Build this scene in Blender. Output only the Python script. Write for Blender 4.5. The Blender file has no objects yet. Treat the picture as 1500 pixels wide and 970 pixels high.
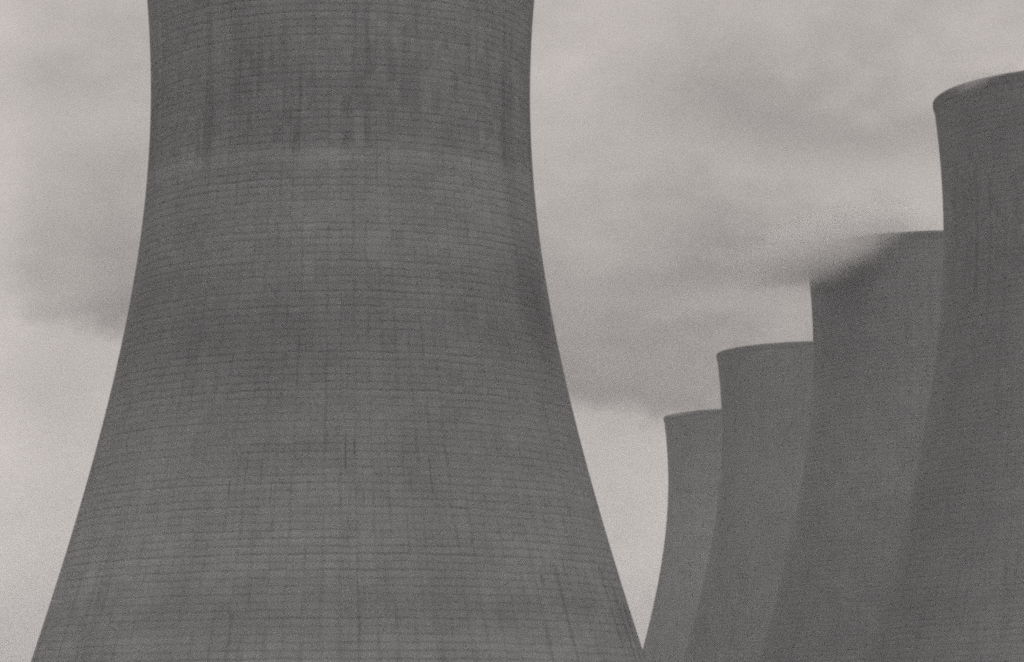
import bpy, bmesh, math, random
from mathutils import Matrix, Vector
random.seed(4)
scene = bpy.context.scene
COL = scene.collection
PI = math.pi

# ------------------------------------------------------------------ helpers
class NT:
    """small wrapper that writes shader node graphs as expressions"""
    def __init__(self, tree):
        self.t = tree
        tree.nodes.clear()
    def node(self, kind, **kw):
        n = self.t.nodes.new(kind)
        for k, v in kw.items():
            setattr(n, k, v)
        return n
    def put(self, sock, v):
        if isinstance(v, bpy.types.NodeSocket):
            self.t.links.new(v, sock)
        elif v is not None:
            sock.default_value = v
    def m(self, op, a, b=None, c=None, clamp=False):
        n = self.node('ShaderNodeMath', operation=op, use_clamp=clamp)
        self.put(n.inputs[0], a); self.put(n.inputs[1], b); self.put(n.inputs[2], c)
        return n.outputs[0]
    def add(self, a, b): return self.m('ADD', a, b)
    def sub(self, a, b): return self.m('SUBTRACT', a, b)
    def mul(self, a, b): return self.m('MULTIPLY', a, b)
    def step(self, lo, hi, v, a=0.0, b=1.0):
        n = self.node('ShaderNodeMapRange', interpolation_type='SMOOTHSTEP')
        self.put(n.inputs['Value'], v); self.put(n.inputs['From Min'], lo); self.put(n.inputs['From Max'], hi)
        self.put(n.inputs['To Min'], a); self.put(n.inputs['To Max'], b)
        return n.outputs[0]
    def lin(self, lo, hi, v, a, b):
        n = self.node('ShaderNodeMapRange')
        self.put(n.inputs['Value'], v); self.put(n.inputs['From Min'], lo); self.put(n.inputs['From Max'], hi)
        self.put(n.inputs['To Min'], a); self.put(n.inputs['To Max'], b)
        return n.outputs[0]
    def vec(self, x, y, z):
        n = self.node('ShaderNodeCombineXYZ')
        self.put(n.inputs[0], x); self.put(n.inputs[1], y); self.put(n.inputs[2], z)
        return n.outputs[0]
    def noise(self, v, scale=1.0, detail=4.0, rough=.55, dist=0.0, dims='3D'):
        n = self.node('ShaderNodeTexNoise', noise_dimensions=dims)
        self.put(n.inputs['Vector'], v)
        self.put(n.inputs['Scale'], scale); self.put(n.inputs['Detail'], detail)
        self.put(n.inputs['Roughness'], rough); self.put(n.inputs['Distortion'], dist)
        return n.outputs[0]
    def white(self, v):
        n = self.node('ShaderNodeTexWhiteNoise', noise_dimensions='3D')
        self.put(n.inputs['Vector'], v)
        return n.outputs[0]
    def curve(self, v, lo, hi, pts):
        """piecewise linear function of v: a colour ramp over lo..hi"""
        f = self.lin(lo, hi, v, 0.0, 1.0)
        ys = [p[1] for p in pts]; y0, y1 = min(ys), max(ys)
        r = self.node('ShaderNodeValToRGB')
        e = r.color_ramp
        e.interpolation = 'EASE'
        while len(e.elements) < len(pts): e.elements.new(.5)
        for el, (x, y) in zip(e.elements, pts):
            el.position = (x - lo) / (hi - lo)
            g = (y - y0) / (y1 - y0 + 1e-9)
            el.color = (g, g, g, 1)
        self.t.links.new(f, r.inputs[0])
        return self.lin(0.0, 1.0, r.outputs[0], y0, y1)

def link(o, parent=None):
    COL.objects.link(o)
    if parent is not None: o.parent = parent
    return o

def mesh_obj(name, bm, mat, parent=None, smooth=True):
    me = bpy.data.meshes.new(name)
    bm.normal_update(); bm.to_mesh(me); bm.free()
    if smooth:
        for p in me.polygons: p.use_smooth = True
        me.set_sharp_from_angle(angle=math.radians(35))
    me.materials.append(mat)
    return link(bpy.data.objects.new(name, me), parent)

# ------------------------------------------------------------------ cooling tower shape (all towers share one design)
H = 114.0
def radius(z):
    if z < 93.94:
        u = (z - 93.94) / 64.82
        return 27.055 * math.sqrt(1 + u*u - .0061*u**4)
    u = (z - 93.94) / 65.32
    return 27.055 * math.sqrt(1 + u*u)

SEG = 256
def lathe(bm, prof, seg=SEG, closed=False):
    rings = [[bm.verts.new((r*math.sin(2*PI*i/seg), -r*math.cos(2*PI*i/seg), z)) for i in range(seg)] for r, z in prof]
    n = len(rings)
    for a in range(n if closed else n - 1):
        A, B = rings[a], rings[(a+1) % n]
        for i in range(seg):
            j = (i+1) % seg
            bm.faces.new((A[i], A[j], B[j], B[i]))

LEG_TOP = 6.2
def shell_mesh():
    """outside and inside skin of the concrete shell, thick at the ring beam and thin above"""
    bm = bmesh.new()
    zs = [LEG_TOP + (H - 1.9 - LEG_TOP) * k / 72 for k in range(73)]
    out = [(radius(z), z) for z in zs]
    inn = [(radius(z) - (.22 + .55*math.exp(-(z - LEG_TOP)/6)), z) for z in reversed(zs)]
    lathe(bm, out + inn, closed=True)
    return bm
def collar_mesh():
    """stiffening ring round the mouth: flared underside, upright face, rounded upper corner"""
    z0, r0 = H - 1.897, radius(H - 1.9)
    p = [(r0 + .0, z0), (r0 + .09, z0 + .4), (r0 + .26, z0 + .95), (r0 + .34, z0 + 1.35), (r0 + .36, H - .22), (r0 + .33, H - .07),
         (r0 + .26, H), (r0 - .45, H), (r0 - .52, H - .1), (r0 - .52, z0 + .5), (r0 - .23, z0 + .1), (r0 - .23, z0)]
    bm = bmesh.new(); lathe(bm, p, closed=True)
    return bm
def legs_mesh():
    """raking columns under the ring beam, crossing pairs round the whole base"""
    bm = bmesh.new()
    n = 40; rt = radius(LEG_TOP) - .38; rb = radius(0) + .2
    for i in range(n):
        for s in (-1, 1):
            a0 = 2*PI*(i + .5)/n; a1 = a0 + s*PI/n*.96
            P = Vector((rb*math.sin(a0 - s*.006), -rb*math.cos(a0 - s*.006), -.3)); Q = Vector((rt*math.sin(a1), -rt*math.cos(a1), LEG_TOP + .3))
            ax = (Q - P).normalized(); u = ax.cross(Vector((0, 0, 1))).normalized(); v = ax.cross(u)
            c = []
            for E in (P, Q):
                c.append([bm.verts.new(E + .33*(math.cos(k*PI/4)*u + math.sin(k*PI/4)*v)) for k in range(8)])
            for k in range(8):
                bm.faces.new((c[0][k], c[0][(k+1) % 8], c[1][(k+1) % 8], c[1][k]))
    return bm

# ------------------------------------------------------------------ weathered board-marked concrete
LIFT = 1.04          # height of one pour
PANELS = 108         # shutter panels round the shell
def concrete(name, seed, albedo, bands=None, cracks=(), lines=1.0, blotch=1.0, upper=1.0, stains_and_shading=()):
    mat = bpy.data.materials.new(name); mat.use_nodes = True
    g = NT(mat.node_tree)
    tc = g.node('ShaderNodeTexCoord')
    sp = g.node('ShaderNodeSeparateXYZ'); g.put(sp.inputs[0], tc.outputs['Object'])
    x, y, z = sp.outputs
    th = g.m('ARCTAN2', x, g.mul(y, -1.0))                      # 0 on the side of the shell towards -y
    R = 30.0
    arc = g.mul(th, R)
    P3 = tc.outputs['Object']
    so = seed * 13.7
    wob = g.noise(g.vec(g.add(arc, so), z, so), .22, 3, .6)
    wob2 = g.noise(g.vec(g.add(arc, so), z, so + 9), 1.5, 2, .6)
    v = g.add(g.m('DIVIDE', z, LIFT), g.add(g.mul(g.sub(wob, .5), .36), g.mul(g.sub(wob2, .5), .26)))
    u = g.add(g.mul(th, PANELS/(2*PI)), g.add(g.mul(g.sub(wob2, .5), .16), g.mul(g.sub(wob, .5), .2)))
    fu = g.m('FLOOR', u)
    jog = g.white(g.vec(fu, g.m('FLOOR', g.mul(v, .5)), so + 17))      # shutters set a little high or low
    v = g.add(v, g.mul(g.sub(jog, .5), .13))
    fv = g.m('FLOOR', v)
    # pour joints
    dv = g.m('ABSOLUTE', g.sub(g.m('FRACT', v), .5))
    row = g.white(g.vec(g.m('FLOOR', g.add(v, .5)), so, 3.0))
    brk = g.noise(g.vec(g.mul(arc, .35), g.mul(fv, 3.1), so), 1.0, 4, .7)
    pat = g.noise(g.vec(g.mul(arc, .11), g.mul(z, .16), so + 21), 1.0, 3, .6)
    hl = g.mul(g.step(.30, .5, dv), g.mul(g.lin(0, 1, row, .50, 1.0), g.mul(g.step(.30, .62, brk, .48, 1.0), g.step(.32, .60, pat, .58, 1.0))))
    # a paler lip just above some joints
    fr = g.m('FRACT', g.add(v, .5))
    lip = g.mul(g.mul(g.step(.08, .16, fr), g.step(.42, .20, fr)), g.step(.5, .9, row))
    # shutter joints, kept only for stretches of their height
    du = g.m('ABSOLUTE', g.sub(g.m('FRACT', u), .5))
    cu = g.m('FLOOR', g.add(u, .5))
    seg = g.white(g.vec(cu, g.m('FLOOR', g.add(g.mul(z, .33), g.mul(g.white(g.vec(cu, so, 1.0)), 5.0))), so))
    seg2 = g.noise(g.vec(g.mul(cu, 7.3), g.mul(z, .20), so), 1.0, 3, .6)
    pat2 = g.noise(g.vec(g.mul(arc, .10), g.mul(z, .05), so + 31), 1.0, 3, .6)
    vl = g.mul(g.step(.33, .5, du), g.add(g.mul(g.step(.35, .65, pat2), .34), g.mul(g.mul(g.step(.15, 1.0, seg), g.step(.36, .62, seg2)), .66)))
    # panel by panel tone
    pan = g.white(g.vec(fu, fv, so))
    pan2 = g.white(g.vec(fu, g.m('FLOOR', g.mul(fv, .25)), so + 2))
    # runs of dirt washed down the shell
    st = g.noise(g.vec(g.mul(g.mul(th, PANELS/(2*PI)), .8), g.mul(z, .016), so), 1.0, 5, .68)
    st2 = g.noise(g.vec(g.mul(g.mul(th, PANELS/(2*PI)), 1.9), g.mul(z, .030), so + 4), 1.0, 4, .65)
    reg = g.noise(g.vec(arc, z, so + 7), .045, 3, .55)
    up = g.mul(g.step(80.5, 85.0, g.add(z, g.mul(g.sub(reg, .5), 8.0))), g.step(108.0, 96.0, z))
    low = g.step(46.0, 22.0, z)
    where = g.add(g.mul(up, 1.2*upper), g.add(g.mul(low, .75), .28))
    run = g.mul(g.mul(g.step(.50, .74, st), where), g.step(.3, .62, reg, .35, 1.0))
    run2 = g.mul(g.mul(g.step(.54, .72, st2), where), g.step(.38, .62, reg, .2, 1.0))
    big = g.noise(g.vec(g.add(arc, so*3), g.mul(z, 1.15), so), .028, 4, .5)
    med = g.noise(g.vec(g.add(arc, so*3), g.mul(z, 1.3), so), .16, 5, .6)
    mic = g.noise(P3, 2.6, 5, .75)
    mic2 = g.noise(P3, 7.0, 2, .7)
    k = g.add(1.0, g.mul(g.sub(big, .5), .65*blotch))
    k = g.mul(k, g.add(1.0, g.mul(g.sub(med, .5), .44)))
    k = g.mul(k, g.add(1.0, g.mul(g.sub(mic, .5), .42)))
    k = g.mul(k, g.add(1.0, g.mul(g.sub(mic2, .5), .60)))
    k = g.mul(k, g.add(1.0, g.mul(g.sub(pan, .5), .10*lines)))
    k = g.mul(k, g.add(1.0, g.mul(g.sub(pan2, .5), .07*lines)))
    k = g.mul(k, g.add(1.0, g.mul(lip, .10*lines)))
    k = g.mul(k, g.sub(1.0, g.mul(hl, .41*lines)))
    k = g.mul(k, g.sub(1.0, g.mul(vl, .27*lines)))
    k = g.mul(k, g.sub(1.0, g.mul(run, .25)))
    k = g.mul(k, g.sub(1.0, g.mul(run2, .26)))
    # dark damp panels, a few lifts tall, mostly below the mouth
    colr_ = g.white(g.vec(fu, so, 11.0))
    dp = g.white(g.vec(fu, g.m('FLOOR', g.add(g.mul(v, .42), g.mul(colr_, 4.0))), so + 5))
    ue = g.m('FRACT', u)
    soft = g.mul(g.step(.0, .25, ue), g.step(1.0, .75, ue))
    damp = g.mul(g.mul(g.step(.50, 1.0, dp), soft), g.mul(g.add(g.mul(up, upper), .12), g.step(.40, .60, med, .4, 1.0)))
    k = g.mul(k, g.sub(1.0, g.mul(damp, .19)))
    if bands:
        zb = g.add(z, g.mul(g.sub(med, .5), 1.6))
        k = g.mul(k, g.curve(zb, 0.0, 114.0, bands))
    for (tc0, zc, dth, dz, amt) in stains_and_shading:                      # broad tone patches: staining, and on the stepped row side shading put into colour
        a = g.m('DIVIDE', g.sub(th, tc0), dth); b = g.m('DIVIDE', g.sub(z, zc), dz)
        e = g.m('POWER', 2.718, g.mul(g.add(g.mul(a, a), g.mul(b, b)), -1.0))
        k = g.mul(k, g.add(1.0, g.mul(e, amt)))
    for (tc0, z1, z0, w, amt) in cracks:                        # short dark weeping cracks
        off = g.mul(g.sub(g.noise(g.vec(g.mul(z, 1.1), tc0*50, so), 1.0, 2), .5), .25)
        a = g.m('ABSOLUTE', g.add(g.mul(g.sub(th, tc0), 40.0), off))
        mask = g.mul(g.step(w, w*.25, a), g.mul(g.step(z0, z0 + .8, z), g.step(z1 + .1, z1 - .25, z)))
        k = g.mul(k, g.sub(1.0, g.mul(mask, amt)))
    colr = g.node('ShaderNodeMix', data_type='RGBA', blend_type='MULTIPLY')
    colr.inputs[0].default_value = 1.0
    colr.inputs[6].default_value = (albedo*.975, albedo*.995, albedo*1.03, 1)
    cc = g.node('ShaderNodeCombineColor')
    for i in range(3): g.put(cc.inputs[i], k)
    g.put(colr.inputs[7], cc.outputs[0])
    b = g.node('ShaderNodeBsdfPrincipled')
    b.inputs['Roughness'].default_value = .93
    b.inputs['Specular IOR Level'].default_value = .18
    g.put(b.inputs['Base Color'], colr.outputs[2])
    bump = g.node('ShaderNodeBump'); bump.inputs['Strength'].default_value = .5; bump.inputs['Distance'].default_value = .05
    g.put(bump.inputs['Height'], g.sub(g.mul(mic, .8), g.add(hl, g.mul(vl, .7))))
    g.put(b.inputs['Normal'], bump.outputs[0])
    o = g.node('ShaderNodeOutputMaterial'); g.put(o.inputs[0], b.outputs[0])
    return mat

def plain_concrete(name, albedo):
    mat = bpy.data.materials.new(name); mat.use_nodes = True
    g = NT(mat.node_tree)
    tc = g.node('ShaderNodeTexCoord')
    n = g.noise(tc.outputs['Object'], .8, 5, .65)
    c = g.node('ShaderNodeCombineColor')
    k = g.mul(g.lin(0, 1, n, .6, 1.4), albedo)
    for i in range(3): g.put(c.inputs[i], k)
    b = g.node('ShaderNodeBsdfPrincipled'); b.inputs['Roughness'].default_value = .95
    g.put(b.inputs['Base Color'], c.outputs[0])
    o = g.node('ShaderNodeOutputMaterial'); g.put(o.inputs[0], b.outputs[0])
    return mat

# ------------------------------------------------------------------ the five towers
ALB = .238
bands_main = [(0, 1.0), (13, 1.08), (16.3, 1.08), (17.3, .97), (20.5, .90), (22.6, .98), (26, 1.03), (33, 1.01), (42, .95), (50, .90), (58, .84),
              (64, .90), (70, .97), (76.5, .97), (79.6, 1.00), (81.0, 1.13), (82.0, 1.09), (82.8, .93), (87, .91), (92, .91), (97, 1.0), (103, 1.03), (114, 1.0)]
# (angle from the side facing -y, top z, bottom z, half width in metres, strength)
cracks_main = [(.019, 42.9, 37.6, .15, .5), (.052, 42.3, 39.8, .17, .55), (.335, 40.4, 34.6, .14, .5), (-.408, 36.9, 34.4, .15, .55),
               (-.248, 36.6, 33.2, .12, .4), (.082, 35.4, 33.2, .14, .45), (.082, 38.8, 37.6, .15, .4),
               (.86, 27.2, 24.6, .18, .5), (.81, 25.8, 9.0, .45, .20), (.73, 25.0, 22.6, .6, .24),
               (-.34, 19.5, 9.0, .38, .20), (-.40, 19.5, 10.0, .26, .18),
               (1.12, 27.0, 9.0, .55, .24), (1.21, 24.0, 9.0, .65, .34), (1.29, 22.0, 8.0, .65, .34), (.70, 18.0, 9.0, .40, .18)]
stains_main = [(-.30, 56.0, .48, 9.0, -.17), (.80, 75.5, .34, 6.5, .16), (1.12, 63.0, .17, 10.0, -.36), (.10, 91.0, .40, 6.0, -.08), (.9, 24.0, .5, 7.0, .08),
               (-.9, 24.0, .4, 7.0, .08), (1.02, 82.0, .07, 16.0, -.14), (.45, 66.0, .3, 6.0, .08), (-1.1, 92.0, .4, 12.0, .05)]
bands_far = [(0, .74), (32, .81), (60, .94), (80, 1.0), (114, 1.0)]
towers = [
    # x, y, label, material kwargs
    (-24.29, 441.08, 'huge nearest cooling tower with a grid of pour lines, its top out of frame',
     dict(seed=1, albedo=ALB, bands=bands_main, cracks=cracks_main, stains_and_shading=stains_main)),
    (102.10, 536.55, 'dark concrete cooling tower cut by the right edge, highest in the stepped row',
     dict(seed=2, albedo=.215, bands=[(0, 1.0), (50, .99), (80, 1.0), (114, 1.03)], lines=.65, blotch=1.0, upper=1.0, stains_and_shading=[(-1.0, 70, .35, 60, -.07), (-.55, 60, .25, 40, -.06), (-.2, 30, .4, 30, .10)],  # left flank darker, front paler: side shading painted into the colour
          cracks=[(-.86, 101, 76, 1.0, .20), (-.74, 98, 72, .8, .18), (-.97, 96, 80, .6, .14), (-.62, 92, 60, .8, .12)])),
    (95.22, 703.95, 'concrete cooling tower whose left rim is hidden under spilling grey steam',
     dict(seed=3, albedo=.222, bands=bands_far, lines=.7, blotch=.8, upper=.5, stains_and_shading=[(-1.05, 50, .38, 50, -.04)])),  # darker left edge is shading put into the concrete colour
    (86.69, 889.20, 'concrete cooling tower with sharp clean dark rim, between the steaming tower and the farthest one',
     dict(seed=4, albedo=.220, bands=bands_far, lines=.5, blotch=.7, upper=.4, stains_and_shading=[(-1.1, 70, .30, 70, -.08), (-.3, 50, .4, 40, .06)])),  # left edge darkened and middle lightened as painted shading
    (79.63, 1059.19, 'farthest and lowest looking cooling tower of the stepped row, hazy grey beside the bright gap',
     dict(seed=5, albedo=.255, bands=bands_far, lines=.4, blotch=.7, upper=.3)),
]
leg_mat = plain_concrete('leg_concrete', .3)
shell_src = collar_src = legs_src = None
for x, y, label, kw in towers:
    root = link(bpy.data.objects.new('cooling_tower', None))
    root.location = (x, y, 0); root.rotation_euler.z = -math.atan2(x, y)
    root['label'] = label; root['category'] = 'cooling tower'; root['group'] = 'concrete cooling towers of the power station'
    mat = concrete('shell_concrete', **kw)
    if shell_src is None:
        shell = mesh_obj('shell', shell_mesh(), mat, root); shell_src = shell
        collar = mesh_obj('rim_collar', collar_mesh(), mat, root); collar_src = collar
        legs = mesh_obj('support_columns', legs_mesh(), leg_mat, root); legs_src = legs
        legs['kind'] = 'stuff'
    else:
        for src in (shell_src, collar_src, legs_src):
            o = src.copy(); link(o, root)
            if src is not legs_src:
                o.data = src.data.copy(); o.data.materials.clear(); o.data.materials.append(mat)

# ------------------------------------------------------------------ ground
def ground_material():
    mat = bpy.data.materials.new('rough_grass_ground'); mat.use_nodes = True
    g = NT(mat.node_tree)
    tc = g.node('ShaderNodeTexCoord')
    n = g.noise(tc.outputs['Object'], .02, 6, .6); n2 = g.noise(tc.outputs['Object'], 1.2, 4, .7)
    k = g.mul(g.lin(.2, .8, n, .06, .14), g.lin(0, 1, n2, .6, 1.4))
    c = g.node('ShaderNodeCombineColor')
    for i in range(3): g.put(c.inputs[i], k)
    b = g.node('ShaderNodeBsdfPrincipled'); b.inputs['Roughness'].default_value = 1
    g.put(b.inputs['Base Color'], c.outputs[0])
    o = g.node('ShaderNodeOutputMaterial'); g.put(o.inputs[0], b.outputs[0])
    return mat
bm = bmesh.new()
bmesh.ops.create_grid(bm, x_segments=40, y_segments=40, size=6000)
gr = mesh_obj('ground', bm, ground_material()); gr['kind'] = 'structure'

# ------------------------------------------------------------------ steam at the mouths
def steam_material(name, dens, seed, nscale):
    mat = bpy.data.materials.new(name); mat.use_nodes = True
    g = NT(mat.node_tree)
    tc = g.node('ShaderNodeTexCoord')
    sp = g.node('ShaderNodeSeparateXYZ'); g.put(sp.inputs[0], tc.outputs['Object'])
    x, y, z = sp.outputs
    ln = g.node('ShaderNodeVectorMath', operation='LENGTH'); g.put(ln.inputs[0], tc.outputs['Object'])
    n = g.noise(g.vec(g.add(g.mul(x, nscale[0]), seed), g.mul(y, nscale[1]), g.mul(z, nscale[2])), 1.0, 4, .5)
    rr = g.add(ln.outputs['Value'], g.mul(g.sub(n, .5), .85))
    d = g.mul(g.m('POWER', g.step(.98, .30, rr), 1.4), g.step(.995, .9, ln.outputs['Value']))
    pv = g.node('ShaderNodeVolumePrincipled')
    pv.inputs['Color'].default_value = (.885, .885, .888, 1)
    pv.inputs['Anisotropy'].default_value = .15
    g.put(pv.inputs['Density'], g.mul(d, dens))
    o = g.node('ShaderNodeOutputMaterial'); g.put(o.inputs['Volume'], pv.outputs[0])
    return mat
def steam(label, loc, scale, rot, dens, seed, nscale):
    bm = bmesh.new(); bmesh.ops.create_icosphere(bm, subdivisions=4, radius=1.0)
    o = mesh_obj('steam_plume', bm, steam_material('steam', dens, seed, nscale))
    o.location = loc; o.scale = scale; o.rotation_euler = [math.radians(a) for a in rot]
    o['label'] = label; o['category'] = 'steam'; o['group'] = 'steam drifting off the tower mouths'
    return o
steam('wide grey steam cloud rolling down over the left corner of a tower rim', (70, 683.5, 111.8), (29, 22, 9.6), (0, -17, 15), .16, 1.0, (2.6, 2.0, 1.6))
steam('thin pale wisp of steam lapping over the rim of the tower at the right edge', (79.5, 518.5, 113.4), (8.5, 5, 1.7), (0, -10, -40), .13, 5.0, (2.2, 2.0, 1.5))
steam('faint low wisp of steam over the rim of the farthest tower', (58, 1042, 113.8), (14, 8, 1.8), (0, -3, 0), .07, 9.0, (2.2, 2.0, 1.5))

# ------------------------------------------------------------------ air
def box(name, lo, hi, mat):
    bm = bmesh.new()
    vs = [bm.verts.new((lo[0] if i & 1 == 0 else hi[0], lo[1] if i & 2 == 0 else hi[1], lo[2] if i & 4 == 0 else hi[2])) for i in range(8)]
    for f in ((0, 2, 3, 1), (4, 5, 7, 6), (0, 1, 5, 4), (2, 6, 7, 3), (0, 4, 6, 2), (1, 3, 7, 5)):
        bm.faces.new([vs[i] for i in f])
    return mesh_obj(name, bm, mat, smooth=False)
hm = bpy.data.materials.new('haze_air'); hm.use_nodes = True
g = NT(hm.node_tree)
pv = g.node('ShaderNodeVolumePrincipled')
pv.inputs['Color'].default_value = (.93, .955, .985, 1); pv.inputs['Density'].default_value = .00018
o = g.node('ShaderNodeOutputMaterial'); g.put(o.inputs['Volume'], pv.outputs[0])
hz = box('haze', (-6100, -6100, -1.0), (6100, 6100, 140.0), hm); hz['kind'] = 'stuff'

# ------------------------------------------------------------------ overcast sky with drifting cloud, laid out by compass bearing and elevation (degrees)
SUN_EL, SUN_AZ = math.radians(48), math.radians(165)
world = bpy.data.worlds.new('World'); scene.world = world; world.use_nodes = True
g = NT(world.node_tree)
tc = g.node('ShaderNodeTexCoord')
D = tc.outputs['Generated']
sp = g.node('ShaderNodeSeparateXYZ'); g.put(sp.inputs[0], D)
x, y, z = sp.outputs
az = g.mul(g.m('ARCTAN2', x, y), 180/PI)
el = g.mul(g.m('ARCSINE', z), 180/PI)
Q = g.vec(az, g.mul(el, 1.5), 0.0)
n1 = g.noise(Q, .42, 5, .52); n2 = g.noise(Q, 1.5, 4, .55); n3 = g.noise(g.vec(az, g.mul(el, 2.0), 7.0), .16, 4, .5)
wel = g.add(el, g.add(g.mul(g.sub(n1, .5), 1.5), g.mul(g.sub(n2, .5), .65)))      # elevation, billowed
waz = g.add(az, g.mul(g.sub(n2, .5), 1.2))
L = g.add(.56, g.mul(g.sub(n3, .5), .16))
L = g.add(L, g.mul(g.sub(n1, .5), .20))
L = g.add(L, g.mul(g.sub(n2, .5), .08))
def layer(edge, amp, soft, fade):
    """a bank of cloud with a defined underside that thins upwards"""
    global L
    e = g.curve(waz, -15.0, 15.0, edge); a = g.curve(waz, -15.0, 15.0, amp)
    h = g.sub(wel, e)
    d = g.mul(g.step(-soft*.5, soft, h), g.m('POWER', 2.718, g.mul(g.m('MAXIMUM', h, 0.0), -1.0/fade)))
    L = g.mul(L, g.sub(1.0, g.mul(d, a)))
def puff(a0, e0, ra, re, amt):
    global L
    a = g.m('DIVIDE', g.sub(waz, a0), ra); b = g.m('DIVIDE', g.sub(wel, e0), re)
    L = g.mul(L, g.add(1.0, g.mul(g.m('POWER', 2.718, g.mul(g.add(g.mul(a, a), g.mul(b, b)), -1.0)), amt)))
layer([(-15, 7.9), (-9.3, 7.75), (-7.1, 7.5), (-3, 6.7), (1.4, 6.1), (2.8, 5.9), (5.6, 5.4), (15, 5.0)],
      [(-15, .03), (-9.4, .12), (-8.4, .32), (-7.1, .54), (-3, .52), (1.4, .49), (3.0, .48), (6, .40), (15, .3)], .5, 2.9)
layer([(-15, 8.6), (1.0, 8.4), (3.2, 8.40), (4.4, 8.45), (5.6, 8.3), (15, 8.6)],
      [(-15, 0), (1.2, .03), (3.0, .20), (4.5, .28), (6, .30), (8, .05), (15, 0)], .4, 1.0)
layer([(-15, 11), (3.2, 11.1), (5.1, 10.7), (7.8, 10.65), (15, 10.9)],
      [(-15, .0), (1.6, .02), (3.2, .18), (5, .27), (7.8, .27), (9.5, .10), (15, .1)], .7, 1.9)
puff(3.7, 8.0, .9, .35, .10)
puff(7.2, 9.8, 1.2, .6, .05)
puff(5.0, 11.8, 1.8, .9, -.10)
puff(6.7, 11.1, 1.2, .6, -.07)
puff(7.2, 13.2, 2.4, .9, -.06)
puff(1.9, 12.9, 1.2, 1.0, .03)
puff(-8.3, 12.2, 1.1, .6, -.07)
puff(-8.0, 9.8, 1.2, .7, -.05)
puff(3.2, 8.1, 3.2, 2.0, -.16)
puff(-9.6, 8.0, .9, 6.0, .14)
puff(0.0, 3.0, 12.0, 2.2, .08)
puff(-9.0, 5.0, 3.0, 2.2, .06)
sky = g.node('ShaderNodeTexSky', sky_type='NISHITA')
sky.sun_disc = False; sky.sun_elevation = SUN_EL; sky.sun_rotation = SUN_AZ
sky.air_density = 1.0; sky.dust_density = 6.0; sky.ozone_density = 1.0
bw = g.node('ShaderNodeRGBToBW'); g.put(bw.inputs[0], sky.outputs[0])
# CIE overcast: brighter overhead
over = g.step(14.0, 80.0, el, 1.0, 1.75)
lum = g.add(g.mul(g.mul(L, over), 9.0), g.mul(bw.outputs[0], .05))
below = g.step(-3.0, 0.0, el, .25, 1.0)
lum = g.mul(lum, below)
cc = g.node('ShaderNodeCombineColor')
g.put(cc.inputs[0], g.mul(lum, 1.048)); g.put(cc.inputs[1], g.mul(lum, .972)); g.put(cc.inputs[2], g.mul(lum, .93))
bg = g.node('ShaderNodeBackground'); g.put(bg.inputs[0], cc.outputs[0]); bg.inputs[1].default_value = .1
o = g.node('ShaderNodeOutputWorld'); g.put(o.inputs[0], bg.outputs[0])

sun = bpy.data.lights.new('sun', 'SUN'); sun.energy = .5; sun.angle = math.radians(25); sun.color = (1, .96, .92)
so = link(bpy.data.objects.new('sun', sun))
so.rotation_euler = Vector((-math.sin(SUN_AZ)*math.cos(SUN_EL), -math.cos(SUN_AZ)*math.cos(SUN_EL), -math.sin(SUN_EL))).to_track_quat('-Z', 'Y').to_euler()
so.location = (0, -50, 300)

# ------------------------------------------------------------------ camera: a long lens from the ground, tilted up
cam = bpy.data.cameras.new('camera'); cam.sensor_width = 36; cam.lens = 36*4600.6/1500
cam.clip_start = .5; cam.clip_end = 20000
co = link(bpy.data.objects.new('camera', cam))
co.matrix_world = Matrix.Translation((0, 0, 1.7)) @ Matrix.Rotation(PI/2 + .133366, 4, 'X') @ Matrix.Rotation(-.0052414, 4, 'Z')
scene.camera = co

scene.render.engine = 'CYCLES'
c = scene.cycles
c.use_denoising = False
c.use_adaptive_sampling = True; c.adaptive_threshold = .038; c.adaptive_min_samples = 8
c.max_bounces = 12; c.diffuse_bounces = 3; c.volume_bounces = 10; c.transparent_max_bounces = 16
c.volume_step_rate = 1.0; c.volume_max_steps = 256
c.pixel_filter_type = 'BLACKMAN_HARRIS'; c.filter_width = 2.2
vs = scene.view_settings
scene.display_settings.display_device = 'sRGB'
vs.view_transform = 'Standard'; vs.look = 'None'; vs.exposure = 0; vs.gamma = 1; vs.use_curve_mapping = False
